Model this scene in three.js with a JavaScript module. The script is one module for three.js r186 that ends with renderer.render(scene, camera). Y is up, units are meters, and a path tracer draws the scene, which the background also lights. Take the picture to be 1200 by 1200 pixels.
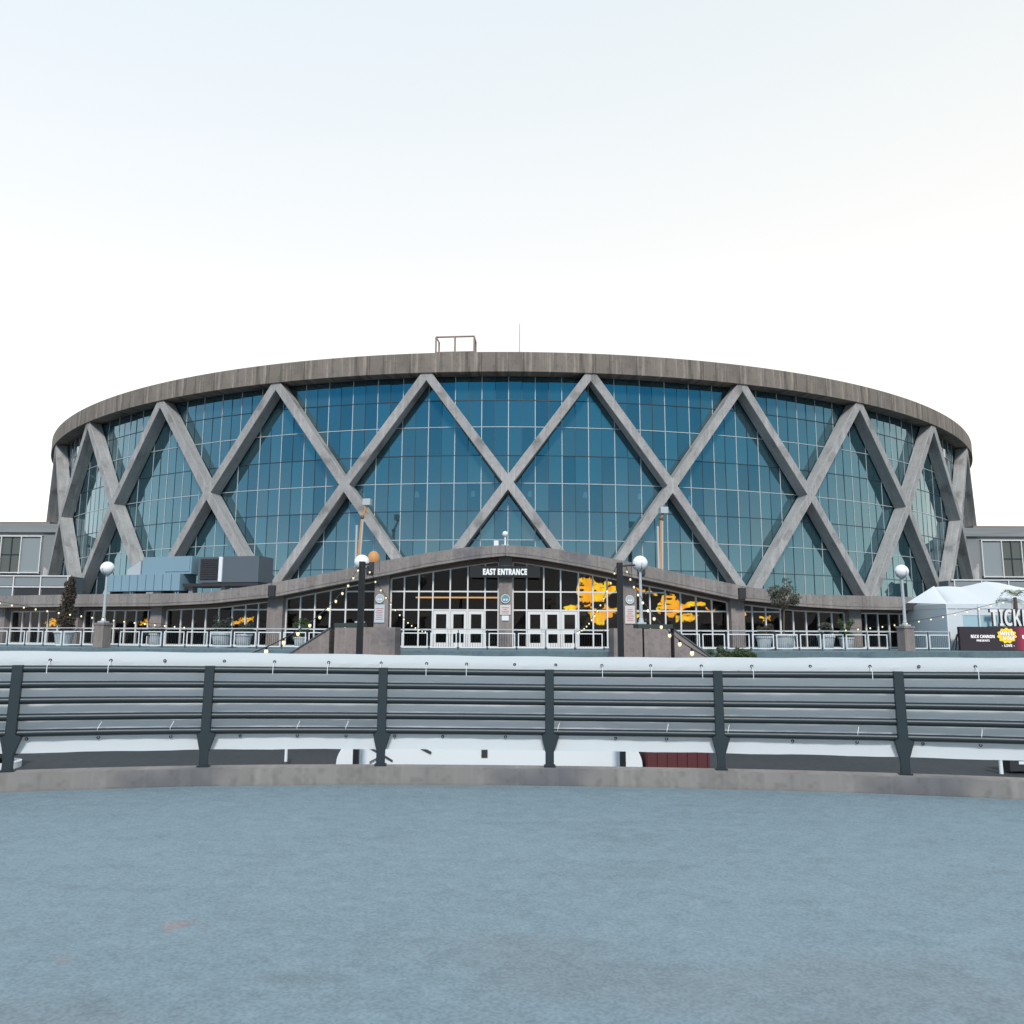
import * as THREE from 'three';
import { mergeGeometries, toCreasedNormals } from 'three/addons/utils/BufferGeometryUtils.js';
import { RoundedBoxGeometry } from 'three/addons/geometries/RoundedBoxGeometry.js';
import { FontLoader } from 'three/addons/loaders/FontLoader.js';
import { TextGeometry } from 'three/addons/geometries/TextGeometry.js';

// ---------------------------------------------------------------- camera, sky, sun, exposure
const RAD = Math.PI / 180;
const EYE = 1.71;
const scene = new THREE.Scene();
const camera = new THREE.PerspectiveCamera(65.395, 1, 0.1, 4000);
camera.position.set(0, EYE, 0);
camera.rotation.order = 'YXZ';
camera.rotation.set(8.523 * RAD, -0.024 * RAD, 0.247 * RAD);

const renderer = new THREE.WebGLRenderer({ antialias: true });
renderer.toneMapping = THREE.LinearToneMapping;
renderer.toneMappingExposure = 1.62;
renderer.shadowMap.enabled = true;

// a clear evening sky: pale and bright where the sun went down behind the building, blue overhead and in the east
const mix = (a, b, t) => a + (b - a) * t;
const sstep = (a, b, x) => { const t = Math.min(1, Math.max(0, (x - a) / (b - a))); return t * t * (3 - 2 * t); };
const lerpTable = (t) => (x) => {
  if (x <= t[0][0]) return t[0][1];
  for (let i = 1; i < t.length; i++) if (x <= t[i][0]) return mix(t[i - 1][1], t[i][1], (x - t[i - 1][0]) / (t[i][0] - t[i - 1][0]));
  return t[t.length - 1][1];
};
function skyColour(x, y, z) {
  const e = Math.asin(Math.max(-1, Math.min(1, y))) / RAD;
  const h = Math.hypot(x, z) || 1;
  const west = 0.5 - 0.5 * (z / h);                       // 1 towards -z (west), 0 towards +z (east)
  const w = sstep(0.10, 0.76, west);
  const col = (t) => [0, 1, 2].map((i) => lerpTable(t.map((k) => [k[0], k[1 + i]]))(e));
  // by elevation: the afterglow side, and the blue shadow of the earth with paler air above it on the other
  const glow = col([[0, 1.20, 1.08, 0.95], [4, 1.10, 1.02, 0.93], [10, 0.86, 0.84, 0.80], [18, 0.69, 0.69, 0.685], [26, 0.60, 0.61, 0.615], [35, 0.535, 0.57, 0.592], [48, 0.47, 0.53, 0.575], [90, 0.27, 0.35, 0.45]]);
  const east = col([[0, 0.70, 0.68, 0.68], [4, 0.56, 0.59, 0.62], [8, 0.30, 0.42, 0.53], [12, 0.11, 0.32, 0.48], [18, 0.035, 0.26, 0.46], [27, 0.11, 0.30, 0.50], [42, 0.24, 0.36, 0.48], [90, 0.27, 0.35, 0.45]]);
  const warm = (x / h) * Math.cos(e * RAD);               // a little warmer towards the right, where the sun went down
  const tint = [1 + 0.045 * warm, 1 + 0.005 * warm, 1 - 0.05 * warm];
  return [0, 1, 2].map((i) => mix(east[i], glow[i], w) * tint[i]);
}
{
  const W = 1024, H = 512, d = new Float32Array(W * H * 4);
  for (let j = 0; j < H; j++) for (let i = 0; i < W; i++) {
    const e = ((j + 0.5) / H - 0.5) * Math.PI, a = ((i + 0.5) / W - 0.5) * 2 * Math.PI;
    const c = skyColour(Math.cos(e) * Math.cos(a), Math.sin(Math.max(e, 0)), Math.cos(e) * Math.sin(a));
    d.set([c[0], c[1], c[2], 1], (j * W + i) * 4);
  }
  const t = new THREE.DataTexture(d, W, H, THREE.RGBAFormat, THREE.FloatType);
  t.mapping = THREE.EquirectangularReflectionMapping;
  t.magFilter = t.minFilter = THREE.LinearFilter;
  t.needsUpdate = true;
  scene.background = t;
  scene.environment = t;
}
// soft light of the high thin haze, from above and a little behind the camera
const sun = new THREE.DirectionalLight(new THREE.Color(1.0, 0.95, 0.89), 2.0);
sun.position.set(3, 106, 52);
sun.target.position.set(0, 8, -60);
sun.castShadow = true;
sun.shadow.radius = 20;
sun.shadow.mapSize.set(2048, 2048);
Object.assign(sun.shadow.camera, { left: -110, right: 110, top: 60, bottom: -40, near: 1, far: 400 });
scene.add(sun, sun.target);

// ---------------------------------------------------------------- helpers
function rng(seed) { let s = seed >>> 0; return () => { s = (s + 0x6D2B79F5) >>> 0; let t = Math.imul(s ^ (s >>> 15), 1 | s); t = (t + Math.imul(t ^ (t >>> 7), 61 | t)) ^ t; return ((t ^ (t >>> 14)) >>> 0) / 4294967296; }; }
const taken = {};
function numbered(name) { const n = taken[name] = (taken[name] ?? -1) + 1; return n ? `${name}_${String(n).padStart(3, '0')}` : name; }
function thing(name, label, category, pos = [0, 0, 0], turn = 0, group) {
  const o = new THREE.Group();
  o.name = numbered(name); o.position.set(...pos); o.rotation.y = turn;
  o.userData = { label, category };
  if (group) o.userData.group = group;
  scene.add(o);
  return o;
}
function shade(m) { m.castShadow = m.receiveShadow = true; return m; }
// a part whose geometry is given in the thing's own axes
function part(name, geo, mat, parent, extra) {
  const m = shade(new THREE.Mesh(Array.isArray(geo) ? merge(geo) : geo, mat));
  m.name = name; parent.add(m);
  if (extra) Object.assign(m.userData, extra);
  return m;
}
// a part whose geometry is given in world axes, under an unturned thing
function wpart(name, geo, mat, parent, extra) {
  const g = Array.isArray(geo) ? merge(geo) : geo;
  const p = new THREE.Vector3();
  for (let o = parent; o && o !== scene; o = o.parent) p.add(o.position);
  g.translate(-p.x, -p.y, -p.z);
  return part(name, g, mat, parent, extra);
}
function structure(name, geo, mat) {
  const m = shade(new THREE.Mesh(Array.isArray(geo) ? merge(geo) : geo, mat));
  m.name = numbered(name); m.userData.kind = 'structure'; scene.add(m);
  return m;
}
function merge(list) {
  return mergeGeometries(list.map((g) => {
    const o = g.index ? g.toNonIndexed() : g.clone();
    for (const k of Object.keys(o.attributes)) if (!['position', 'normal', 'uv'].includes(k)) o.deleteAttribute(k);
    return o;
  }));
}
const box = (x0, x1, y0, y1, z0, z1) => new THREE.BoxGeometry(x1 - x0, y1 - y0, z1 - z0).translate((x0 + x1) / 2, (y0 + y1) / 2, (z0 + z1) / 2);
function rbox(x0, x1, y0, y1, z0, z1, r = 0.03, s = 2) { return new RoundedBoxGeometry(x1 - x0, y1 - y0, z1 - z0, s, r).translate((x0 + x1) / 2, (y0 + y1) / 2, (z0 + z1) / 2); }
const V = (a) => new THREE.Vector3(...a);
function bar(a, b, r, n = 8, r2 = r) {                     // a round bar between two points
  const A = V(a), B = V(b), d = B.clone().sub(A), L = d.length();
  const g = new THREE.CylinderGeometry(r2, r, L, n);
  g.applyQuaternion(new THREE.Quaternion().setFromUnitVectors(new THREE.Vector3(0, 1, 0), d.normalize()));
  return g.translate((A.x + B.x) / 2, (A.y + B.y) / 2, (A.z + B.z) / 2);
}
// faces: list of polygons [[x,y,z,u,v]...], flat normals
function fromFaces(faces) {
  const p = [], uv = [];
  for (const f of faces) for (let i = 2; i < f.length; i++) for (const k of [f[0], f[i - 1], f[i]]) { p.push(k[0], k[1], k[2]); uv.push(k[3] ?? 0, k[4] ?? 0); }
  const g = new THREE.BufferGeometry();
  g.setAttribute('position', new THREE.Float32BufferAttribute(p, 3));
  g.setAttribute('uv', new THREE.Float32BufferAttribute(uv, 2));
  g.computeVertexNormals();
  return g;
}
// everything round the arena is set out on circles about its axis: theta in degrees from the line to the camera, radius, height
const R = 62, CZ = -122.17, T0 = -0.27;
const P = (th, r, y) => [r * Math.sin(th * RAD), y, CZ + r * Math.cos(th * RAD)];
// a curved strip with a thickness: theta from a to b, height between two curves, radius rO (outside) to rI
function pstrip(a, b, yLo, yHi, rO, rI, step = 1) {
  const n = Math.max(1, Math.round(Math.abs(b - a) / step)), f = [];
  const lo = typeof yLo === 'function' ? yLo : () => yLo, hi = typeof yHi === 'function' ? yHi : () => yHi;
  const q = (t, r, y, v) => [...P(t, r, y), t * RAD * rO, v];
  for (let i = 0; i < n; i++) {
    const t0 = mix(a, b, i / n), t1 = mix(a, b, (i + 1) / n), l0 = lo(t0), l1 = lo(t1), h0 = hi(t0), h1 = hi(t1);
    f.push([q(t0, rO, l0, l0), q(t1, rO, l1, l1), q(t1, rO, h1, h1), q(t0, rO, h0, h0)]);
    f.push([q(t1, rI, l1, l1), q(t0, rI, l0, l0), q(t0, rI, h0, h0), q(t1, rI, h1, h1)]);
    f.push([q(t0, rO, h0, h0), q(t1, rO, h1, h1), q(t1, rI, h1, h1 + rO - rI), q(t0, rI, h0, h0 + rO - rI)]);
    f.push([q(t0, rI, l0, l0 - rO + rI), q(t1, rI, l1, l1 - rO + rI), q(t1, rO, l1, l1), q(t0, rO, l0, l0)]);
  }
  for (const [t, s] of [[a, 1], [b, -1]]) {
    const k = [q(t, rI, lo(t), lo(t)), q(t, rO, lo(t), lo(t)), q(t, rO, hi(t), hi(t)), q(t, rI, hi(t), hi(t))];
    f.push(s > 0 ? k : k.reverse());
  }
  return fromFaces(f);
}
// a box on the circle, turned to face outwards
function pbox(th, r, w, h, d, y0, rr = 0) {
  const g = rr ? new RoundedBoxGeometry(w, h, d, 2, rr) : new THREE.BoxGeometry(w, h, d);
  const c = P(th, r, y0 + h / 2);
  return g.rotateY(th * RAD).translate(...c);
}

// ---------------------------------------------------------------- textures
function noiseGrid(n, seed) { const r = rng(seed), a = new Float32Array(n * n); for (let i = 0; i < a.length; i++) a[i] = r(); return a; }
function tileNoise(seed) {                                 // value noise that repeats after fx, fy cells
  const N = 64, a = noiseGrid(N, seed);
  return (u, v, fx, fy) => {
    const x = u * fx, y = v * fy, x0 = Math.floor(x), y0 = Math.floor(y);
    let dx = x - x0, dy = y - y0; dx = dx * dx * (3 - 2 * dx); dy = dy * dy * (3 - 2 * dy);
    const g = (i, j) => a[(((j % fy) + fy) % fy % N) * N + (((i % fx) + fx) % fx % N)];
    return mix(mix(g(x0, y0), g(x0 + 1, y0), dx), mix(g(x0, y0 + 1), g(x0 + 1, y0 + 1), dx), dy);
  };
}
function fbm(n, u, v, fx, fy, o) { let s = 0, a = 0.5, t = 0; for (let i = 0; i < o; i++) { s += a * n(u + i * 0.37, v + i * 0.71, fx, fy); t += a; a *= 0.5; fx *= 2; fy *= 2; } return s / t; }
function texture(w, h, fn, srgb = true, rx = 1, ry = 1) {
  const d = new Uint8Array(w * h * 4);
  for (let j = 0; j < h; j++) for (let i = 0; i < w; i++) {
    const c = fn((i + 0.5) / w, (j + 0.5) / h), k = (j * w + i) * 4;
    for (let q = 0; q < 3; q++) {
      let x = Math.max(0, Math.min(1, Array.isArray(c) ? c[q] : c));
      if (srgb) x = x <= 0.0031308 ? x * 12.92 : 1.055 * Math.pow(x, 1 / 2.4) - 0.055;
      d[k + q] = Math.round(x * 255);
    }
    d[k + 3] = 255;
  }
  const t = new THREE.DataTexture(d, w, h);
  t.wrapS = t.wrapT = THREE.RepeatWrapping; t.magFilter = THREE.LinearFilter; t.minFilter = THREE.LinearMipmapLinearFilter;
  if (srgb) t.colorSpace = THREE.SRGBColorSpace;
  t.repeat.set(rx, ry); t.needsUpdate = true;
  return t;
}
const n1 = tileNoise(11), n2 = tileNoise(23), n3 = tileNoise(37);
const scale3 = (c, k) => [c[0] * k, c[1] * k, c[2] * k];
// cast concrete: cloudy, pitted, with run-off stains of their own outline
function concrete(base, { stain = 0.25, streak = 0, size = 6, seed = 0, w = 512, pits = 0.15, tint = [0.85, 0.9, 1.0] } = {}) {
  const map = texture(w, w, (u, v) => {
    u += seed * 0.173;
    let k = 0.72 + 0.5 * fbm(n1, u, v, 4, 4, 5);
    k *= 1 - pits * Math.max(0, fbm(n2, u, v, 48, 48, 2) - 0.55) * 4;
    const s = sstep(0.5, 0.72, fbm(n3, u, v, 3, 3, 5));
    const r = streak ? sstep(0.48, 0.75, fbm(n2, u, v, 40, 2, 3)) * sstep(0.3, 0.7, fbm(n1, u, v, 10, 2, 2)) : 0;
    const r2 = streak ? sstep(0.55, 0.8, fbm(n3, u, v + 0.3, 56, 2, 2)) : 0;
    k *= 1 - stain * s; k *= 1 - streak * r; k *= 1 + streak * 0.9 * r2;
    return [base[0] * k * mix(1, tint[0], s), base[1] * k * mix(1, tint[1], s), base[2] * k * mix(1, tint[2], s)];
  }, true, 1 / size, 1 / size);
  const bump = texture(256, 256, (u, v) => 0.5 + 0.5 * (fbm(n2, u, v, 32, 32, 3) - 0.5) + 0.4 * (fbm(n1, u, v, 6, 6, 3) - 0.5), false, 1 / size, 1 / size);
  return new THREE.MeshStandardMaterial({ map, bumpMap: bump, bumpScale: 0.012, roughness: 0.9 });
}
const std = (c, rough = 0.7, metal = 0, more = {}) => new THREE.MeshStandardMaterial({ color: new THREE.Color().setRGB(...c), roughness: rough, metalness: metal, ...more });
const M = {};
M.ring = concrete([0.205, 0.172, 0.145], { stain: 0.55, streak: 0.6, size: 9, seed: 1 });
M.brace = concrete([0.36, 0.345, 0.335], { stain: 0.32, streak: 0.2, size: 5, seed: 3, tint: [0.92, 0.9, 0.88] });
M.fascia = concrete([0.25, 0.22, 0.205], { stain: 0.22, streak: 0.2, size: 6, seed: 4 });
M.wall = concrete([0.255, 0.215, 0.20], { stain: 0.25, streak: 0.15, size: 5, seed: 5 });
M.deck = (() => {
  // a blue grey deck coating, worn thin in patches, scuffed and speckled
  const size = 6.2, map = texture(1536, 1536, (u, v) => {
    let k = 0.97 + 0.14 * (fbm(n1, u, v, 3, 3, 6) - 0.5) + 0.04 * (fbm(n3, u, v, 12, 5, 4) - 0.5) + 0.24 * (fbm(n2, u, v, 64, 64, 1) - 0.5) * fbm(n1, u + 0.5, v, 48, 48, 2) + 0.34 * (fbm(n3, u, v, 512, 512, 1) - 0.5) + 0.05 * (fbm(n2, u, v, 3, 60, 3) - 0.5);
    const worn = sstep(0.54, 0.68, fbm(n2, u + 0.2, v, 2, 3, 7)), scuff = sstep(0.62, 0.76, fbm(n3, u, v + 0.4, 7, 24, 5));
    k *= 1 - 0.05 * worn; k *= 1 - 0.08 * scuff;
    const rust = sstep(0.79, 0.84, fbm(n1, u + 0.6, v, 9, 9, 5)) * 0.5;
    return [k * mix(mix(0.180, 0.182, worn), 0.28, rust), k * mix(mix(0.245, 0.232, worn), 0.20, rust), k * mix(mix(0.280, 0.26, worn), 0.17, rust)];
  }, true, 1 / size, 1 / size);
  const bump = texture(512, 512, (u, v) => 0.5 + 0.5 * (fbm(n2, u, v, 60, 60, 2) - 0.5) + 0.3 * (fbm(n1, u, v, 8, 8, 3) - 0.5), false, 1 / 2.1, 1 / 2.1);
  return new THREE.MeshStandardMaterial({ map, bumpMap: bump, bumpScale: 0.006, roughness: 0.72 });
})();
M.kerb = concrete([0.235, 0.215, 0.20], { stain: 0.3, streak: 0.15, size: 4, seed: 7 });
M.paving = concrete([0.13, 0.19, 0.21], { stain: 0.3, size: 6, seed: 8 });
M.grey = concrete([0.25, 0.26, 0.265], { stain: 0.2, size: 6, seed: 9 });
M.asphalt = (() => {
  const map = texture(512, 512, (u, v) => { const k = 0.7 + 0.35 * fbm(n1, u, v, 4, 4, 4) + 0.35 * (fbm(n2, u, v, 60, 60, 2) - 0.5); return [0.036 * k, 0.042 * k, 0.048 * k]; }, true, 1 / 8, 1 / 8);
  return new THREE.MeshStandardMaterial({ map, roughness: 0.92 });
})();
M.whiteFrame = std([0.72, 0.69, 0.67], 0.45);
M.paleMullion = std([0.44, 0.48, 0.49], 0.4);
M.darkMullion = std([0.035, 0.05, 0.06], 0.4);
M.dark = std([0.03, 0.03, 0.032], 0.6);
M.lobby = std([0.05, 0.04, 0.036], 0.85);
M.interior = std([0.045, 0.045, 0.045], 0.9);
M.arenaGlass = [[0.115, 0.265, 0.32], [0.135, 0.30, 0.35], [0.095, 0.23, 0.285], [0.145, 0.275, 0.315]].map((c, i) => new THREE.MeshPhysicalMaterial({ color: new THREE.Color().setRGB(...c), metalness: 0.8, roughness: [0.01, 0.03, 0.015, 0.05][i], transmission: 1, thickness: 0, ior: 1.9 }));
M.pane = new THREE.MeshPhysicalMaterial({ color: new THREE.Color().setRGB(0.62, 0.60, 0.58), metalness: 0, roughness: 0.01, transmission: 1, thickness: 0, ior: 1.3 });
M.blackSteel = std([0.018, 0.019, 0.022], 0.45, 0.3);
M.railSteel = std([0.020, 0.030, 0.036], 0.42, 0.2);
M.whitePaint = std([0.74, 0.76, 0.77], 0.45);
M.greyPaint = std([0.42, 0.46, 0.48], 0.5);
M.brown = std([0.16, 0.105, 0.08], 0.7);
M.globe = new THREE.MeshPhysicalMaterial({ color: new THREE.Color().setRGB(0.84, 0.86, 0.87), roughness: 0.35, clearcoat: 0.5 });
M.bulb = std([0.9, 0.85, 0.6], 0.3, 0, { emissive: new THREE.Color().setRGB(1.0, 0.82, 0.42), emissiveIntensity: 0.55 });
M.frameSteel = std([0.30, 0.22, 0.18], 0.6, 0.2);
M.cable = std([0.012, 0.012, 0.012], 0.7);

// ---------------------------------------------------------------- ground, terrace, deck
{
  const g = new THREE.PlaneGeometry(3000, 3000, 1, 1).rotateX(-Math.PI / 2).translate(0, -3.3, -100);
  const uv = g.attributes.uv; for (let i = 0; i < uv.count; i++) uv.setXY(i, uv.getX(i) * 3000, uv.getY(i) * 3000);
  structure('ground', g, M.asphalt);
}
structure('terrace', pstrip(-62, 62, -3.3, 0.78, 83.6, 63, 1), M.paving);
// the foreground deck lies inside a circle of its own
const FZ = 7.65;
const rise = (th) => 0.08 * (1 - Math.exp(-(((th - 4) / 18) ** 2)));
const F = (th, r, y) => [r * Math.sin(th * RAD), y, FZ - r * Math.cos(th * RAD)];
function fstrip(a, b, yLo, yHi, rO, rI, step = 1.5, lift = true) {
  const n = Math.max(1, Math.round((b - a) / step)), f = [];
  const q = (t, r, y, v) => [...F(t, r, y + (lift ? rise(t) : 0)), t * RAD * 17, v];
  for (let i = 0; i < n; i++) {
    const t0 = mix(a, b, i / n), t1 = mix(a, b, (i + 1) / n);
    f.push([q(t0, rI, yLo, yLo), q(t1, rI, yLo, yLo), q(t1, rI, yHi, yHi), q(t0, rI, yHi, yHi)]);
    f.push([q(t1, rO, yLo, yLo), q(t0, rO, yLo, yLo), q(t0, rO, yHi, yHi), q(t1, rO, yHi, yHi)]);
    f.push([q(t0, rI, yHi, yHi), q(t1, rI, yHi, yHi), q(t1, rO, yHi, yHi + rO - rI), q(t0, rO, yHi, yHi + rO - rI)]);
    f.push([q(t0, rO, yLo, yLo), q(t1, rO, yLo, yLo), q(t1, rI, yLo, yLo), q(t0, rI, yLo, yLo)]);
  }
  f.push([q(a, rO, yLo), q(a, rI, yLo), q(a, rI, yHi), q(a, rO, yHi)], [q(b, rI, yLo), q(b, rO, yLo), q(b, rO, yHi), q(b, rI, yHi)]);
  return fromFaces(f);
}
{
  const f = [], A = 6, rs = [0.01, 3, 6, 8, 10, 12, 14, 16.79];
  const q = (t, r) => { const s = ((t + 540) % 360) - 180, p = F(t, r, 0.03 + rise(s) * sstep(5, 16, r)); return [...p, p[0], p[2]]; };
  for (let t = -180; t < 180; t += A) for (let k = 0; k + 1 < rs.length; k++) f.push([q(t, rs[k]), q(t + A, rs[k]), q(t + A, rs[k + 1]), q(t, rs[k + 1])].reverse());
  const top = toCreasedNormals(fromFaces(f), 0.5);
  structure('bridge_deck', [top, new THREE.CylinderGeometry(16.7, 16.7, 0.5, 60).translate(0, -0.34, FZ)], M.deck);
  structure('bridge_column', [[-9, 0], [9, 0], [0, 12], [0, 0]].map(([x, z]) => new THREE.CylinderGeometry(0.6, 0.6, 2.8, 16).translate(x, -1.9, FZ + z)), M.kerb);
}
structure('kerb', fstrip(-70, 70, -0.6, 0.2, 17.07, 16.8), M.kerb);

// ---------------------------------------------------------------- the arena
const H1 = 21.82, H2 = 13.06, H3 = 4.36, RG = R - 1.24;
const arena = thing('arena_building', 'round concrete and glass arena with crossing diagonal braces under a flat roof ring', 'arena', [0, 0, CZ]);
wpart('roof_ring', pstrip(-180, 180, 21.83, 23.42, R + 0.12, R - 1.0, 1), M.ring, arena);
wpart('soffit', pstrip(-180, 180, 21.95, 22.4, R - 1.0, RG - 0.6, 2), M.ring, arena);
wpart('roof', new THREE.CylinderGeometry(R - 2.3, R - 2.3, 0.4, 120).translate(0, 23.0, CZ), M.grey, arena);
wpart('base_wall', pstrip(-180, 180, -3.3, H3 - 0.02, 63.2, 58, 2), M.wall, arena);
wpart('concourse_floor', pstrip(-180, 180, H3 - 0.01, H3 + 0.02, RG - 0.25, 47, 3), M.interior, arena);
wpart('bowl_wall', pstrip(-180, 180, H3, 21.9, 47, 46.6, 3), M.interior, arena);
wpart('mezzanine', pstrip(-110, 110, 12.7, 13.05, 57.2, 47.2, 2), M.interior, arena);
wpart('rear_wall', pstrip(100, 260, H3, 21.9, RG, RG - 0.3, 2), M.grey, arena);
{
  // X braces: each of the four arms of a cross is a piece, cut level at the crossing and upright at the apex
  const S = 6, w = 0.70, RI = R - 1.10, m = (H1 - H2) / (S * RAD * R), hh = w / 2 / Math.sin(Math.atan(m));
  const arm = (h) => [[0, H2], [h, H2], [S * RAD * R, H1 - h * m], [S * RAD * R, H1], [S * RAD * R - h, H1], [0, H2 + h * m]];
  // each arm has a chamfered outer face set on its deep body
  const body = [[R - 0.06, hh - 0.004], [RI, hh - 0.004]], face = [[R, hh - 0.035], [R - 0.035, hh], [R - 0.0605, hh]];
  function armGeometry(layers, sx, sy, c) {
    const rings = layers.map(([r, h]) => arm(h).map(([s, y]) => [...P(c + sx * (s / R) / RAD, r, sy > 0 ? y : 2 * H2 - y), s, y, r]));
    const f = [], flip = sx * sy < 0, N = layers.length - 1;
    const put = (k) => f.push(flip ? k.reverse() : k);
    const uvf = (p) => [p[0], p[1], p[2], p[3] * 0.7 + c, p[4]];
    const uvs = (p) => [p[0], p[1], p[2], p[5] + c, p[4] * 1.25];
    put(rings[0].map(uvf));
    put(rings[N].map(uvf).reverse());
    for (let L = 0; L < N; L++) for (let i = 0; i < 6; i++) {
      const j = (i + 1) % 6;
      put([rings[L][j], rings[L][i], rings[L + 1][i], rings[L + 1][j]].map(uvs));
    }
    return fromFaces(f);
  }
  for (let k = -7; k <= 7; k++) for (const sx of [-1, 1]) for (const sy of [-1, 1]) {
    const b = wpart('diagonal_brace', armGeometry(body, sx, sy, T0 + k * 12), M.brace, arena);
    wpart('outer_face', armGeometry(face, sx, sy, T0 + k * 12), M.brace, b);
  }
}
{
  // glass drum: panes 1 degree wide; each sits a hair out of true
  const ys = [4.4, 6.5, 8.73, 11.0, 13.2, 15.43, 17.72, 19.9, 21.93];
  const r = rng(5), rest = [];
  for (let c = -100; c < 100; c++) {
    const th = T0 + c + 0.5;
    for (let k = 0; k < 8; k++) {
      const w = RG * RAD, g = new THREE.PlaneGeometry(w, ys[k + 1] - ys[k]);
      g.rotateX((r() - 0.5) * 0.018).rotateY(th * RAD + (r() - 0.5) * 0.022);
      g.translate(...P(th, RG + (r() - 0.5) * 0.01, (ys[k] + ys[k + 1]) / 2));
      if (Math.abs(c + 0.5) < 21 && k > 0) wpart('glass_pane', g, M.arenaGlass[Math.floor(r() * 4)], arena); else rest.push(g);
    }
  }
  wpart('side_glazing', rest, M.arenaGlass[0], arena, { kind: 'stuff' });
  for (let c = -70; c <= 70; c++) {
    const pale = c % 2 === 0, th = T0 + c;
    wpart('mullion', pbox(th, RG + 0.022, pale ? 0.065 : 0.04, 17.5, 0.02, 4.4), pale ? M.paleMullion : M.darkMullion, arena);
  }
  ys.slice(1, 8).forEach((y, i) => wpart('transom', pstrip(-72, 72, y - 0.03, y + 0.025, RG + 0.050, RG + 0.036, 1), [2, 4, 6].includes(i + 1) ? M.paleMullion : M.darkMullion, arena));
  wpart('glazing_head', pstrip(-72, 72, 21.86, 21.95, RG + 0.16, RG - 0.1, 1), M.brown, arena);
  for (const th of [-12.6, -7.9, -3.2, 1.5, 6.1, 10.8, 15.3]) {
    const g = [bar(P(th, 57, 12.72), P(th, 57, 13.4), 0.03)];
    const l = wpart('pendant_lamp', new THREE.CylinderGeometry(0.12, 0.2, 0.45, 12).translate(...P(th, 57.35, 12.95)), std([0.8, 0.8, 0.8], 0.5, 0, { emissive: new THREE.Color().setRGB(0.9, 0.95, 1), emissiveIntensity: 0.9 }), arena);
    void g; void l;
  }
  // an orange partition on the concourse
  wpart('orange_partition', pstrip(-8.2, -5.4, 7.6, 9.3, 57.6, 57.4, 1), std([0.75, 0.22, 0.04], 0.7), arena);
  wpart('dark_partition', pstrip(-1.6, 0.0, 8.2, 11.0, 57.6, 57.4, 1), std([0.06, 0.02, 0.02], 0.7), arena);
}

// ---------------------------------------------------------------- rooftop things
{
  const a = T0 - 5.7, b = T0 - 2.7, r0 = 58, y0 = 23.2, y1 = 26.1;
  const g = thing('rooftop_frame', 'small open metal frame standing on the arena roof edge', 'frame', P((a + b) / 2, r0, y0));
  const p = (t, r, y) => P(t, r, y);
  const k = 1.07;
  for (const t of [a * k, (a + b) / 2 * k, b * k]) wpart('post', bar(p(t, r0, y0), p(t, r0, y1 + 0.2), 0.075), M.frameSteel, g);
  for (const t of [a * k, b * k]) { wpart('post', bar(p(t, r0 - 1.3, y0), p(t, r0 - 1.3, y1 + 0.2), 0.075), M.frameSteel, g); wpart('side_rail', bar(p(t, r0, y1 + 0.2), p(t, r0 - 1.3, y1 + 0.2), 0.06), M.frameSteel, g); }
  wpart('top_rail', bar(p(a * k, r0, y1 + 0.2), p(b * k, r0, y1 + 0.2), 0.075), M.frameSteel, g);
  wpart('bottom_rail', bar(p(a * k, r0, y0 + 1.75), p(b * k, r0, y0 + 1.75), 0.06), M.frameSteel, g);
  const m = thing('antenna_mast', 'thin whip antenna rising above the arena roof edge', 'antenna', P(0.6, 58, 23.2));
  wpart('base', new THREE.CylinderGeometry(0.12, 0.16, 0.25, 12).translate(...P(0.6, 58, 23.32)), M.greyPaint, m);
  wpart('rod', bar(P(0.6, 58, 23.4), P(0.6, 58, 27.4), 0.055, 6, 0.035), M.greyPaint, m);
}

// ---------------------------------------------------------------- entrance pavilion
const RF = 76.2, FL = 0.79;
const fTop = lerpTable([[-27, 3.88], [-14, 3.86], [-13.2, 3.93], [-10.73, 4.33], [-7.9, 4.95], [-5.7, 5.58], [-3.64, 6.08], [-1.83, 6.43], [-0.24, 6.55], [1.4, 6.42], [3.2, 6.08], [5.2, 5.58], [7.5, 4.95], [10.2, 4.3], [12.8, 3.93], [20.9, 3.88]]);
const fLow = lerpTable([[-27, 3.12], [-15.97, 3.12], [-13.23, 3.25], [-10.2, 3.62], [-5.17, 4.87], [-3.64, 5.3], [-1.5, 5.78], [-0.25, 5.95], [1.0, 5.78], [3.2, 5.28], [4.8, 4.85], [9.7, 3.58], [12.8, 3.22], [15, 3.1], [20.9, 3.1]]);
const wTop = lerpTable([[-27, 2.86], [-16, 2.9], [-13.2, 3.02], [-10.3, 3.44], [-5.6, 4.6], [-3.5, 5.08], [-1.5, 5.5], [-0.25, 5.72], [1.0, 5.5], [3.1, 5.06], [5.1, 4.56], [9.7, 3.4], [12.8, 3.0], [15.3, 2.9], [21, 2.86]]);
const pav = thing('entrance_pavilion', 'low curved concrete entrance pavilion with gently arched roof and white framed windows', 'pavilion', P(T0, 76, FL));
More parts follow.
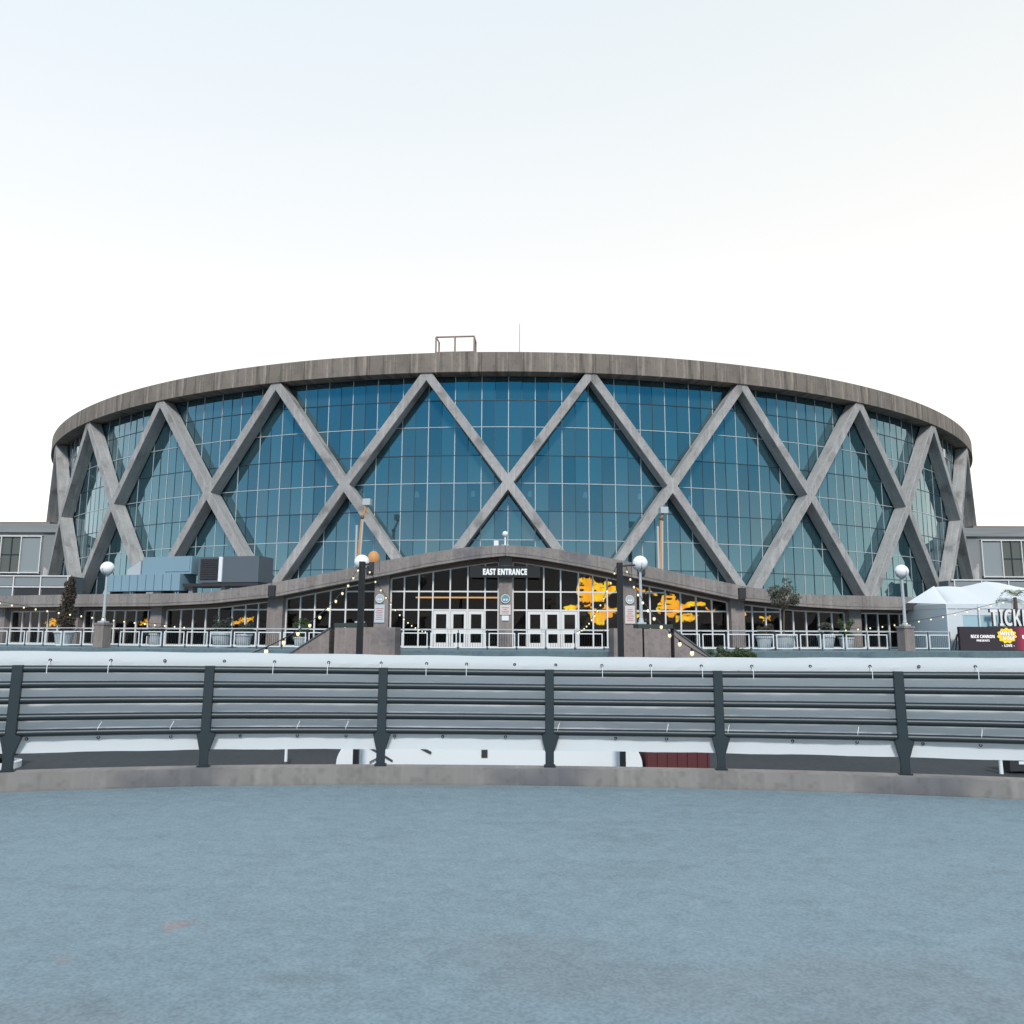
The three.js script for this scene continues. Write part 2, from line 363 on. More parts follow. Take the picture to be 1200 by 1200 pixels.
{
  const cols = [[-26.5, -25.9], [-21.3, -20.75], [-16.55, -15.95], [-10.7, -9.98], [-5.87, -5.25], [-0.53, 0.04], [4.74, 5.36], [9.58, 10.2], [15.35, 15.98], [20.2, 20.9]];
  const edges = [-26.6, -21, -16.25, -13.6, -10.3, -5.56, -0.25, 5.05, 9.9, 12.9, 15.7, 20.95];
  for (let i = 0; i + 1 < edges.length; i++) {
    wpart('fascia_panel', pstrip(edges[i] + 0.008, edges[i + 1] - 0.008, fLow, fTop, 77.3, 76.7, 0.5), M.fascia, pav);
  }
  wpart('fascia_lip', pstrip(-26.6, 20.95, (t) => fLow(t) + 0.16, (t) => fLow(t) + 0.22, 77.325, 77.2, 0.5), M.fascia, pav);
  wpart('roof_slab', pstrip(-26.5, 20.85, (t) => fTop(t) - 0.45, (t) => fTop(t) - 0.12, 76.72, 63.3, 0.5), M.grey, pav);
  wpart('ceiling_trim', pstrip(-26.5, 20.85, (t) => wTop(t) + 0.05, (t) => fLow(t) - 0.02, 76.55, 76.3, 0.5), M.brown, pav);
  wpart('soffit_board', pstrip(-26.5, 20.85, (t) => fLow(t) + 0.005, (t) => fLow(t) + 0.1, 76.7, 75.4, 0.5), M.brown, pav);
  for (const [a, b] of cols) wpart('column', pstrip(a, b, FL - 0.02, (t) => fLow(t) + 0.02, 76.66, 75.9, 0.3), M.wall, pav);
  // dark room behind the glass
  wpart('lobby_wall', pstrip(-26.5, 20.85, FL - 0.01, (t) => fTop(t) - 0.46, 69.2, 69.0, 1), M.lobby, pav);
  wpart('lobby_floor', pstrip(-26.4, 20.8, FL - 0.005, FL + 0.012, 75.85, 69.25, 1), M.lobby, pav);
  wpart('end_wall', [pstrip(-26.6, -26.52, FL - 0.02, 3.5, 76.6, 69.0), pstrip(20.88, 20.95, FL - 0.02, 3.5, 76.6, 69.0)], M.wall, pav);
  const bays = [
    [-25.9, -25.0, -24.4, -23.74, -23.14, -22.43, -21.85, -21.3], [-20.75, -20.13, -19.5, -18.88, -18.25, -17.61, -16.94, -16.55],
    [-15.95, -15.16, -14.53, -13.87, -13.22, -12.55, -11.9, -11.28, -10.7], [-9.98, -9.3, -8.63, -7.93, -7.23, -6.54, -5.87],
    [-5.25, -4.64, -4.0, -3.39, -2.64, -1.88, -1.13, -0.53], [0.04, 0.66, 1.4, 2.13, 2.9, 3.53, 4.15, 4.74],
    [5.36, 6.03, 6.72, 7.41, 8.11, 8.83, 9.58], [10.2, 10.71, 11.36, 12.07, 12.7, 13.34, 13.99, 14.66, 15.35], [15.98, 16.49, 17.15, 17.78, 18.4, 19.03, 19.7, 20.2]];
  const isDoor = (t) => (t > -3.4 && t < -1.12) || (t > 0.65 && t < 2.91);
  const rp = rng(77);
  for (const bay of bays) {
    const inBay = (t) => t;
    void inBay;
    for (let i = 0; i < bay.length; i++) {
      const t = Math.min(bay[bay.length - 1] - 0.03, Math.max(bay[0] + 0.03, bay[i]));
      wpart('window_mullion', pstrip(t - 0.03, t + 0.03, FL, wTop, RF + 0.06, RF - 0.06, 1), M.whiteFrame, pav);
      if (i + 1 === bay.length) break;
      const a = bay[i], b = bay[i + 1], mid = (a + b) / 2;
      const lv = [FL + 0.08, 1.80, 2.92];
      if (Math.min(wTop(a), wTop(b)) > 4.1) lv.push(3.97);
      if (wTop(mid) - lv[lv.length - 1] < 0.06) lv.pop();
      for (let k = 0; k < lv.length; k++) {
        if (isDoor(mid) && k < 2) continue;
        const last = k === lv.length - 1, top = last ? (t2) => wTop(t2) : () => lv[k + 1], ta = top(a), tb = top(b);
        const j = () => (rp() - 0.5) * 0.02, c = [P(a, RF + j(), lv[k]), P(b, RF + j(), lv[k]), P(b, RF + j(), tb), P(a, RF + j(), ta)];
        wpart('window_pane', fromFaces([c]), M.pane, pav);
      }
    }
    const a = bay[0] + 0.06, b = bay[bay.length - 1] - 0.06;
    const cut = (y, nm) => {
      const segs = []; let s = null;
      for (let i = 0; i + 1 < bay.length; i++) {
        const okk = y < 2.5 ? !isDoor((bay[i] + bay[i + 1]) / 2) : Math.min(wTop(bay[i]), wTop(bay[i + 1])) > y + 0.12;
        if (okk) { s = s ?? bay[i]; } else if (s !== null) { segs.push([s, bay[i]]); s = null; }
      }
      if (s !== null) segs.push([s, bay[bay.length - 1]]);
      for (const [p, q] of segs) wpart(nm, pstrip(p + 0.035, q - 0.035, y - 0.04, y + 0.04, RF + 0.05, RF - 0.05, 0.5), M.whiteFrame, pav);
    };
    cut(FL + 0.05, 'window_sill'); cut(1.80, 'window_transom'); cut(2.92, 'window_transom'); cut(3.97, 'window_transom');
    wpart('window_head', pstrip(a - 0.02, b + 0.02, (t) => wTop(t) - 0.03, (t) => wTop(t) + 0.05, RF + 0.07, RF - 0.05, 0.5), M.whiteFrame, pav);
  }
  // door leaves
  for (const set of [[-3.39, -2.64, -1.88, -1.13], [0.66, 1.4, 2.13, 2.9]]) for (let i = 0; i < 3; i++) {
    const a = set[i] + 0.04, b = set[i + 1] - 0.04, s = 0.11, rr = RF;
    const ro = rr + 0.035, ri = rr - 0.035;
    const leaf = [pstrip(a, a + s, FL + 0.03, 2.86, ro, ri), pstrip(b - s, b, FL + 0.03, 2.86, ro, ri), pstrip(a + s, b - s, 2.68, 2.86, ro, ri), pstrip(a + s, b - s, 1.62, 1.86, ro, ri), pstrip(a + s, b - s, FL + 0.03, 1.07, ro, ri)];
    const d = wpart('door', leaf, M.whiteFrame, pav);
    for (const [y0, y1] of [[1.86, 2.68], [1.07, 1.62]]) wpart('door_pane', fromFaces([[P(a + s, rr, y0), P(b - s, rr, y0), P(b - s, rr, y1), P(a + s, rr, y1)]]), M.pane, d);
    wpart('door_handle', pbox(i === 1 ? a + s * 0.5 : b - s * 0.5, rr + 0.09, 0.03, 0.4, 0.04, 1.55), M.greyPaint, d);
  }
  for (const [t, y] of [[-10.25, 3.66], [9.85, 3.62], [-5.95, 4.95], [5.45, 4.92]]) wpart('drain_spout', pbox(t, 77.36, 0.42, 0.62, 0.2, y), M.dark, pav);
  // the lit strip under the lobby ceiling
  wpart('strip_light', pstrip(-4.6, -0.6, 3.72, 3.80, 73.2, 73.0, 0.5), std([0.9, 0.7, 0.4], 0.5, 0, { emissive: new THREE.Color().setRGB(1.0, 0.55, 0.18), emissiveIntensity: 0.75 }), pav);
}
// amber sunset reflection in the windows, imitated by added glowing panels with wavy edges
{
  // outline: [theta, low, high] points joined by a smooth curve
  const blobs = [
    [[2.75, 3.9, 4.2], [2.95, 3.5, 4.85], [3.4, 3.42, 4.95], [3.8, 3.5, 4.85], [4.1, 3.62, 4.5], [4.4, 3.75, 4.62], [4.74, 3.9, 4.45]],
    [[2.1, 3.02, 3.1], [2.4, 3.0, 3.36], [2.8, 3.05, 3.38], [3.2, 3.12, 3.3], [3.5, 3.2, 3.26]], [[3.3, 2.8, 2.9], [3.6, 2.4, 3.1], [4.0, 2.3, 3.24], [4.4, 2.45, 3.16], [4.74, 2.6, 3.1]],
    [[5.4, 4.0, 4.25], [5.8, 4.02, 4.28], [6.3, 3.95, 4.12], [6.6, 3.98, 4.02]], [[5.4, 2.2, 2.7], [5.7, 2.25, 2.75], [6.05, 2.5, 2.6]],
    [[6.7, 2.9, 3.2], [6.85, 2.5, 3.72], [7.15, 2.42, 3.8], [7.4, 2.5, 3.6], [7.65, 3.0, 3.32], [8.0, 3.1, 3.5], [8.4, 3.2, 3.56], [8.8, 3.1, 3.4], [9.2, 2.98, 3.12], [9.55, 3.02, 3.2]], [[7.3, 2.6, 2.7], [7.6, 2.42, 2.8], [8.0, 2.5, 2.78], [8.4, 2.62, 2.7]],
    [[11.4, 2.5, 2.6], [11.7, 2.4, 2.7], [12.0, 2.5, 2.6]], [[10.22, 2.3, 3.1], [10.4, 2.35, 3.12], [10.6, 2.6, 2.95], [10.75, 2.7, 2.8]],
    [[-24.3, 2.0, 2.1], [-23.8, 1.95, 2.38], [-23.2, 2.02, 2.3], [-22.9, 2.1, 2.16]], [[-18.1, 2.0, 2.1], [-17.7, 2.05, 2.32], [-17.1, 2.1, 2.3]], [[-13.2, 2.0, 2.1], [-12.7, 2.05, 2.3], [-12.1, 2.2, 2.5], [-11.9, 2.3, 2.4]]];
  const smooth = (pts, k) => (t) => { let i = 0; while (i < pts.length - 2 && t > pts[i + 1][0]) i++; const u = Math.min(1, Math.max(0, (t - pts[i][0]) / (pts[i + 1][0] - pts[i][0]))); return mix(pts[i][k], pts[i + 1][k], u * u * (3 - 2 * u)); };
  // panels behind the glass: the mirrored amber streaks painted as emission on black
  function paintedReflection(a, b, y0, y1, w, h, cuts = []) {
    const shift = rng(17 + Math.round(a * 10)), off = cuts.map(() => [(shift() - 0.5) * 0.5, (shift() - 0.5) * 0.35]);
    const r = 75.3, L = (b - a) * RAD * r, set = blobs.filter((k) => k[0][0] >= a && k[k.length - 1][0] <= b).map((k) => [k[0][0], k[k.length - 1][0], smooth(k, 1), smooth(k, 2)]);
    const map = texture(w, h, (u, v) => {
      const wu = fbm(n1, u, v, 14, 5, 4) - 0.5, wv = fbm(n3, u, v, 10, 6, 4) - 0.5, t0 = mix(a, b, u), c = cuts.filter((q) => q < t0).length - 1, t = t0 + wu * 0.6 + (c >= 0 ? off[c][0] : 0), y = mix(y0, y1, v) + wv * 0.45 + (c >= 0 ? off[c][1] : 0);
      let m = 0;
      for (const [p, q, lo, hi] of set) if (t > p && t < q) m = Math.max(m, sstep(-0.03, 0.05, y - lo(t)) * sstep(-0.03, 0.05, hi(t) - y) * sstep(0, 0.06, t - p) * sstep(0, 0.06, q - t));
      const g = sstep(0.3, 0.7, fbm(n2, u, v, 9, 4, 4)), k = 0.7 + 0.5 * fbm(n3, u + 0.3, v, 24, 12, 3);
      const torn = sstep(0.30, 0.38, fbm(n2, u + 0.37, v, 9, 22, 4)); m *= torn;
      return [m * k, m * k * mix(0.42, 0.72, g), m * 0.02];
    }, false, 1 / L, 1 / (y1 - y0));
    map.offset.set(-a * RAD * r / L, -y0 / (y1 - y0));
    wpart('amber_reflection', pstrip(a, b, y0, y1, r, r - 0.06, 0.5), std([0.02, 0.018, 0.016], 0.8, 0, { emissive: new THREE.Color(1, 1, 1), emissiveMap: map, emissiveIntensity: 0.95 }), pav);  // no lamp here: the glow is a window reflection painted into the emission
  }
  paintedReflection(2.0, 4.74, 1.9, 5.0, 512, 512, [2.0, 2.13, 2.9, 3.53, 4.15]); paintedReflection(5.36, 9.58, 1.9, 4.35, 768, 384, [5.36, 6.03, 6.72, 7.41, 8.11, 8.83]); paintedReflection(10.2, 12.2, 2.0, 3.05, 384, 192);
  paintedReflection(-24.5, -22.6, 1.9, 2.7, 256, 128); paintedReflection(-18.3, -17.0, 1.9, 2.7, 192, 128); paintedReflection(-13.4, -11.7, 1.9, 2.8, 256, 128);
}
const font = await new FontLoader().loadAsync('fonts/droid/droid_sans_bold.typeface.json');
function lettering(text, size, depth, stretch = 1) {
  const g = new TextGeometry(text, { font, size, depth, curveSegments: 4, bevelEnabled: true, bevelSize: 0.014, bevelThickness: 0.004, bevelSegments: 1 });
  g.computeBoundingBox(); const b = g.boundingBox;
  return g.translate(-(b.min.x + b.max.x) / 2, -(b.min.y + b.max.y) / 2, 0).scale(stretch, 1, 1);
}
{
  const s = thing('entrance_sign', 'black board reading EAST ENTRANCE in white letters over the doors', 'sign', P(T0, 76.95, 4.72), T0 * RAD);
  part('board', rbox(-2.0, 2.0, 0, 0.66, -0.04, 0.04, 0.015), std([0.012, 0.012, 0.013], 0.75), s);
  const txt = lettering('EAST ENTRANCE', 0.30, 0.02, 0.86); txt.computeBoundingBox();
  const k = 2.5 / (txt.boundingBox.max.x - txt.boundingBox.min.x);
  part('lettering', txt.scale(k, 1.08, 1).translate(0, 0.33, 0.046), std([0.85, 0.85, 0.84], 0.5), s);
  for (const x of [-1.2, 1.2]) part('bracket', rbox(x - 0.04, x + 0.04, 0.2, 0.44, -0.7, -0.03, 0.01), M.dark, s);
}
// emblems and notices on the three middle columns
{
  const teal = std([0.13, 0.27, 0.30], 0.5);
  const where = ['the column between the doors', 'the column beside the left steps', 'the column beside the right steps'];
  [[-0.25, 3.3], [-5.62, 3.3], [5.06, 3.3]].forEach(([t, y], i) => {
    const names = ['on the column between the doors', 'on the column nearest the orange tank', 'on the column by the amber windows'];
    void where;
    const e = thing('round_emblem', `small round ${i ? 'grey' : 'teal'} emblem ${names[i]}`, 'emblem', P(t, 76.70, y), t * RAD);
    part('disc', new THREE.CylinderGeometry(0.24, 0.24, 0.05, 24).rotateX(Math.PI / 2).translate(0, 0.24, 0), i ? M.greyPaint : teal, e);
    part('rim', new THREE.TorusGeometry(0.235, 0.02, 6, 28).translate(0, 0.24, 0.02), M.whitePaint, e);
    part('mark', [box(-0.12, -0.02, 0.14, 0.24, 0.025, 0.04), box(0.03, 0.13, 0.14, 0.24, 0.025, 0.04)], M.whitePaint, e);
    const h = i ? 1.02 : 0.56, w = i ? 0.58 : 0.60;
    const n = thing('notice_board', i ? `tall pale notice ${names[i]}` : `pale notice over a smaller sheet ${names[i]}`, 'notice', P(t, 76.70, y - 0.1 - h), t * RAD);
    part('sheet', rbox(-w / 2, w / 2, 0, h, -0.02, 0.02, 0.006), std(i === 1 ? [0.5, 0.55, 0.58] : [0.62, 0.56, 0.54], 0.6), n);
    const red = std([0.45, 0.12, 0.12], 0.7), rr = rng(40 + i), lines = [];
    for (let k = 0; k < (i ? 7 : 4); k++) { const L = 0.1 + 0.14 * rr(), yy = h * (0.16 + k * (0.7 / (i ? 7 : 4))); lines.push(box(-L, L, yy, yy + 0.035, 0.02, 0.024)); }
    part('print', lines, red, n);
    if (!i) part('small_sheet', rbox(-0.2, 0.2, -0.32, -0.04, -0.02, 0.02, 0.006), M.whitePaint, n);
  });
}
// small white floodlight on the crest of the roof
{
  const f = thing('roof_floodlight', 'small white lamp and box on the crest of the arched roof', 'floodlight', P(T0, 76.9, 6.53));
  wpart('stand', bar(P(T0, 76.9, 6.53), P(T0, 76.9, 7.1), 0.05), M.whitePaint, f);
  wpart('lamp_head', new THREE.SphereGeometry(0.17, 14, 10).translate(...P(T0, 76.9, 7.22)), M.whitePaint, f);
  wpart('base_plate', pbox(T0, 76.9, 0.4, 0.06, 0.3, 6.53), M.whitePaint, f);
  wpart('control_box', pbox(T0 - 0.38, 76.95, 0.26, 0.3, 0.2, 6.53), M.whitePaint, f);
}
// mast lifts on the pavilion roof, close to the braces
{
  const orange = std([0.55, 0.26, 0.09], 0.6), grey = M.greyPaint;
  function lift(t, label, top, lean) {
    const r = 64.6, y = 5.05, o = thing('mast_lift', label, 'lift', P(t, r, y));
    wpart('base', pbox(t, r, 1.3, 0.4, 0.8, y, 0.03), orange, o);
    for (const d of [-0.45, 0.45]) for (const q of [-0.25, 0.25]) wpart('wheel', new THREE.CylinderGeometry(0.18, 0.18, 0.12, 14).rotateX(Math.PI / 2).translate(...P(t + d / r / RAD, r + q * 1.5, y + 0.18)), M.dark, o);
    wpart('mast', [bar(P(t - 0.12, r, y + 0.4), P(t - 0.12, r, y + 4.4), 0.09), bar(P(t + 0.12, r, y + 0.4), P(t + 0.12 + lean * 0.3, r, y + 4.8), 0.07)], grey, o);
    wpart('lower_boom', bar(P(t, r, y + 1.2), P(t + lean * 0.4, r, y + 5.0), 0.10, 8, 0.09), orange, o);
    wpart('upper_boom', bar(P(t + lean * 0.4, r, y + 5.0), P(t + lean, r, top), 0.10, 8, 0.07), orange, o);
    wpart('knuckle', new THREE.SphereGeometry(0.17, 12, 8).translate(...P(t + lean * 0.4, r, y + 5.0)), M.brown, o);
    wpart('basket', pbox(t + lean, r, 0.6, 0.5, 0.5, top, 0.04), grey, o);
    return o;
  }
  lift(-10.1, 'orange boom lift on the arched roof near the orange tank', 10.9, 0.55);
  lift(9.75, 'orange boom lift on the arched roof on the amber window side', 10.4, 0.3);
  const k = thing('orange_tank', 'round orange tank on the pavilion roof near a lamp globe', 'tank', P(-6.05, 76.2, 5.3));
  wpart('drum', new THREE.SphereGeometry(0.42, 18, 12).scale(0.85, 1.15, 0.85).translate(...P(-6.05, 76.2, 5.85)), orange, k);
  wpart('stand', bar(P(-6.05, 76.2, 5.3), P(-6.05, 76.2, 5.5), 0.22), M.dark, k);
}
// air handling plant on the left wing roof
{
  const blue = std([0.20, 0.31, 0.375], 0.5), y = 3.75;
  const d = thing('duct_unit', 'long pale blue metal duct unit with seams on the wing roof', 'duct', P(-19.6, 73.2, y));
  const seg = 9;
  for (let i = 0; i < seg; i++) wpart('duct_section', pstrip(mix(-21.75, -16.95, i / seg) + 0.02, mix(-21.75, -16.95, (i + 1) / seg) - 0.02, 4.25, 5.33, 73.6, 72.0, 1), blue, d);
  for (const t of [-21.6, -20, -18.2, -17.1]) wpart('leg', pstrip(t - 0.08, t + 0.08, 3.74, 4.25, 73.3, 72.4), M.dark, d);
  const c = thing('chiller_unit', 'blue box unit with a sloped hood above the duct on the wing roof', 'air unit', P(-18.6, 73, 5.33));
  wpart('casing', pstrip(-19.6, -16.5, 5.34, 6.5, 73.3, 71.6, 1), blue, c);
  wpart('hood', pstrip(-20.6, -19.7, 5.34, (t) => mix(5.7, 6.3, (t + 20.6) / 0.9), 73.3, 72.0, 0.3), M.greyPaint, c);
  wpart('side_panel', pstrip(-18.1, -16.6, 5.5, 6.4, 73.34, 73.28, 1), blue, c);
  const f = thing('fan_unit', 'grey roof unit with a large dark louvred opening beside the blue boxes', 'air unit', P(-14.6, 73, 4.4));
  wpart('casing', pstrip(-16.15, -12.7, 4.75, 6.42, 73.2, 71.4, 1), std([0.11, 0.13, 0.15], 0.5, 0.2), f);
  wpart('louvre', pstrip(-16.0, -14.95, 4.95, 6.3, 73.26, 73.18, 1), M.dark, f);
  for (let k = 0; k < 9; k++) wpart('louvre_blade', pstrip(-15.97, -15.0, 5.0 + k * 0.145, 5.03 + k * 0.145, 73.3, 73.24, 1), std([0.04, 0.04, 0.045], 0.6), f);
  wpart('corner_strip', pstrip(-14.92, -14.72, 4.8, 6.4, 73.28, 73.18, 1), M.whitePaint, f);
  wpart('skid', pstrip(-16.9, -12.6, 4.5, 4.7, 73.4, 71.3, 1), M.dark, f);
  for (const t of [-16.6, -14.7, -12.9]) wpart('leg', pstrip(t - 0.12, t + 0.12, 3.74, 4.5, 73.1, 72.6), M.grey, f);
}

// ---------------------------------------------------------------- blocks at the flanks of the arena
for (const s of [-1, 1]) {
  const b = thing('flank_building', s < 0 ? 'grey concrete flank block behind the braces beside the cypress end' : 'grey concrete flank block behind the braces beside the white tent', 'building', [s * 66, -3.3, -96]);
  const x0 = s * 50.6, x1 = s * 84, X = (a, c) => [Math.min(a, c), Math.max(a, c)];
  wpart('wall', box(...X(x0, x1), -3.3, 12.4, -104, -88.3), M.grey, b);
  wpart('parapet', box(...X(s * 50.3, x1), 12.4, 13.35, -104.2, -88.0), M.grey, b);
  wpart('coping', box(...X(s * 51.5, x1), 13.35, 13.6, -104, -88.2), M.wall, b);
  const glass = std([0.10, 0.11, 0.10], 0.08, 0.0), w = 2.1;
  for (let i = 0; i < 6; i++) {
    const a = s * (52.2 + i * 2.2), c = s * (52.2 + i * 2.2 + 2.1);
    wpart('window_pane', box(...X(a, c), 7.95, 11.9, -88.25, -88.15), i === 0 ? std([0.26, 0.29, 0.30], 0.5) : glass, b);
    wpart('window_bar', box(...X(a - s * 0.1, a), 7.8, 12.0, -88.3, -87.95), M.whiteFrame, b);
    if (i) { wpart('glazing_bar', box(...X((a + c) / 2 - 0.04, (a + c) / 2 + 0.04), 7.95, 11.9, -88.14, -88.05), M.darkMullion, b); wpart('glazing_bar', box(...X(a, c), 9.9, 9.97, -88.13, -88.04), M.darkMullion, b); }
  }
  wpart('window_rail', [box(...X(s * 52.1, s * 66), 11.9, 12.02, -88.3, -87.96), box(...X(s * 52.1, s * 66), 7.85, 7.96, -88.3, -87.96)], M.whiteFrame, b);
  void w;
  const l = thing('screen_wall', s < 0 ? 'grey panelled screen wall with pale bars between flank block and pavilion' : 'grey panelled screen wall with pale bars behind the white tent', 'wall', [s * 52, -3.3, -73]);
  wpart('wall', box(...X(s * 39.6, s * 66), -3.3, 6.45, -74, -72.4), M.grey, l);
  for (let i = 0; i < 9; i++) {
    const a = s * (40.1 + i * 2.45);
    wpart('bar', box(...X(a - 0.05, a + 0.05), 0.8, 6.5, -72.39, -72.25), M.whiteFrame, l);
    if (i < 8) wpart('panel', box(...X(a + s * 0.12, a + s * 2.33), 5.62, 6.38, -72.39, -72.32), std([0.22, 0.24, 0.25], 0.6), l);
    if (i < 8) wpart('panel', box(...X(a + s * 0.12, a + s * 2.33), 2.5, 5.42, -72.39, -72.33), i === 1 || i === 0 ? M.dark : std([0.15, 0.17, 0.18], 0.5), l);
  }
  wpart('rail', [box(...X(s * 39.8, s * 66), 6.45, 6.55, -72.42, -72.22), box(...X(s * 39.8, s * 66), 5.46, 5.56, -72.40, -72.24)], M.whiteFrame, l);
}

// ---------------------------------------------------------------- terrace railings
function terraceRail(a, b, n, label) {
  const r = 81.5, y = 0.78, o = thing('terrace_railing', label, 'railing', P((a + b) / 2, r, y), 0, 'white panel railings along the terrace');
  for (let i = 0; i < n; i++) {
    const p = mix(a, b, i / n) + 0.05, q = mix(a, b, (i + 1) / n) - 0.05, e = 0.035, lo = y + 0.1, hi = y + 0.86;
    wpart('panel_frame', [pstrip(p, p + e, lo, hi, r + 0.02, r - 0.02), pstrip(q - e, q, lo, hi, r + 0.02, r - 0.02), pstrip(p + e, q - e, hi - 0.05, hi, r + 0.02, r - 0.02), pstrip(p + e, q - e, lo, lo + 0.05, r + 0.02, r - 0.02)], M.whitePaint, o);
    const pk = [], m = 10;
    for (let k = 1; k < m; k++) { const t = mix(p + e, q - e, k / m); pk.push(bar(P(t, r, lo + 0.05), P(t, r, hi - 0.05), 0.009, 5)); }
    wpart('pickets', pk, M.railSteel, o, { kind: 'stuff' });
  }
  for (let i = 0; i <= n; i++) { const t = mix(a, b, i / n); wpart('post', bar(P(t, r, y), P(t, r, y + 1.05), 0.022, 8), M.railSteel, o); }
  wpart('handrail', pstrip(a, b, y + 1.0, y + 1.05, r + 0.03, r - 0.03, 0.8), M.greyPaint, o);
}
terraceRail(-26.2, -15.75, 11, 'white panel railing on the terrace ending at the cypress side lamp pedestal');
terraceRail(-15.0, -6.4, 9, 'white panel railing on the terrace between the cypress side lamp and sloping wall');
terraceRail(-3.95, 3.3, 7, 'white panel railing on the terrace in front of the entrance doors');
terraceRail(5.9, 14.35, 9, 'white panel railing on the terrace in front of the pots and small tree');
terraceRail(15.1, 17.2, 2, 'short white panel railing on the terrace ending at the white tent');

// ---------------------------------------------------------------- lamp posts on their pedestals
const lampDefs = [[-15.19, 'globe lamp on a plain square pedestal in front of the blue roof units'], [-4.86, 'globe lamp rising behind the black pole by the orange tank'], [4.17, 'globe lamp behind the black pole by the amber windows'], [14.59, 'globe lamp on a plain square pedestal next to the white tent']];
lampDefs.forEach(([t, label], i) => {
  const mid = i === 1 || i === 2, r = mid ? 84.4 : 82.4, base = 2.08;
  if (!mid) {
    const p = thing('lamp_pedestal', i ? 'square concrete pedestal under the globe lamp next to the white tent' : 'square concrete pedestal under the globe lamp on the side of the blue roof units', 'pedestal', P(t, r, 0.78), t * RAD);
    part('shaft', rbox(-0.3, 0.3, 0, 1.18, -0.3, 0.3, 0.02), M.wall, p);
    part('cap', rbox(-0.34, 0.34, 1.18, 1.29, -0.34, 0.34, 0.02), M.wall, p);
  }
  const o = thing('lamp_post', label, 'lamp post', P(t, r, base), t * RAD, 'globe lamps along the terrace');
  part('base', [rbox(-0.2, 0.2, 0, 0.08, -0.2, 0.2, 0.01), new THREE.CylinderGeometry(0.09, 0.14, 0.22, 14).translate(0, 0.18, 0)], M.greyPaint, o);
  part('pole', new THREE.CylinderGeometry(0.06, 0.085, 2.35, 14).translate(0, 1.35, 0), M.greyPaint, o);
  part('fitter', new THREE.CylinderGeometry(0.16, 0.08, 0.16, 16).translate(0, 2.54, 0), M.greyPaint, o);
  const gy = 2.88;
  part('globe', new THREE.SphereGeometry(0.36, 28, 20).translate(0, gy, 0), M.globe, o);
  part('cage', [0, 1].map((k) => new THREE.TorusGeometry(0.365, 0.012, 5, 30, Math.PI).rotateZ(Math.PI).rotateY(k * Math.PI / 2).translate(0, gy, 0)), M.dark, o);
});

// ---------------------------------------------------------------- stair walls either side of the doors
for (const s of [-1, 1]) {
  const o = thing('stair_wall', s < 0 ? 'concrete stair wall with sloping top beside the strip lit lobby' : 'concrete stair wall with sloping top beside the amber windows', 'wall', P(s * 4.6, 84.6, -3.3));
  const X = (a, c) => [Math.min(s * a, s * c), Math.max(s * a, s * c)];
  const sh = s < 0 ? [3.62, 4.75, 4.85, 5.55, 5.72, 7.75] : [3.2, 4.1, 4.16, 5.0, 5.12, 6.9];
  wpart('pier', pstrip(...X(sh[0], sh[1]), -3.3, 1.88, 85.0, 83.7, 0.5), M.wall, o);
  wpart('pier', pstrip(...X(sh[2], sh[3]), -3.3, 1.86, 85.0, 83.7, 0.5), M.wall, o);
  const slope = (t) => mix(1.8, -0.1, (Math.abs(t) - sh[4]) / (sh[5] - sh[4]));
  wpart('sloping_wall', pstrip(...X(sh[4], sh[5]), -3.3, slope, 85.0, 83.7, 0.3), M.wall, o);
  wpart('sloping_coping', pstrip(...X(sh[4], sh[5]), (t) => slope(t) + 0.004, (t) => slope(t) + 0.07, 85.06, 83.66, 0.3), std([0.10, 0.11, 0.12], 0.6), o);
  wpart('planter_cap', pstrip(...X(s < 0 ? 4.75 : 4.0, s < 0 ? 5.6 : 5.1), 1.885, 2.075, 84.9, 83.8, 0.5), std([0.035, 0.05, 0.045], 0.8), o);
}

// ---------------------------------------------------------------- black poles and their strings of bulbs
const poleTops = [];
for (const [x, label] of [[-5.24, 'tall black pole rising in front of the stair wall by the orange tank'], [3.80, 'tall black pole rising in front of the stair wall by the amber windows']]) {
  const o = thing('light_pole', label, 'pole', [x, -3.3, -28], 0, 'black poles holding string lights');
  part('shaft', rbox(-0.1, 0.1, 0, 7.42, -0.1, 0.1, 0.015), M.blackSteel, o);
  part('base_plate', rbox(-0.22, 0.22, 0, 0.04, -0.22, 0.22, 0.01), M.blackSteel, o);
  part('top_arm', bar([0, 7.3, 0], [x < 0 ? 0.25 : 0.55, 7.34, 0.05], 0.03), M.blackSteel, o);
  poleTops.push([x, 4.0, -28]);
}
function stringLights(label, a, b, n, sag, size) {
  const A = V(a), B = V(b), o = thing('string_light', label, 'string lights', a, 0, 'strings of warm bulbs');
  const at = (t) => [mix(A.x, B.x, t), mix(A.y, B.y, t) - sag * 4 * t * (1 - t), mix(A.z, B.z, t)];
  const cv = new THREE.CatmullRomCurve3(Array.from({ length: 25 }, (_, i) => V(at(i / 24))));
  wpart('cable', new THREE.TubeGeometry(cv, 60, 0.010, 5), M.cable, o);
  for (let i = 0; i < n; i++) {
    const c = at((i + 0.5) / n);
    const bl = wpart('light_bulb', new THREE.SphereGeometry(size, 10, 8).scale(1, 1.35, 1).translate(c[0], c[1] - size * 2.3, c[2]), M.bulb, o);
    wpart('socket', new THREE.CylinderGeometry(size * 0.55, size * 0.6, size * 1.6, 8).translate(c[0], c[1] - size * 0.5, c[2]), M.cable, bl);
  }
}
stringLights('warm bulb string from the black pole by the orange tank down towards the grey fence', [-5.3, 4.0, -27.9], [-3.5, 1.27, -9.1], 13, 0.55, 0.032);
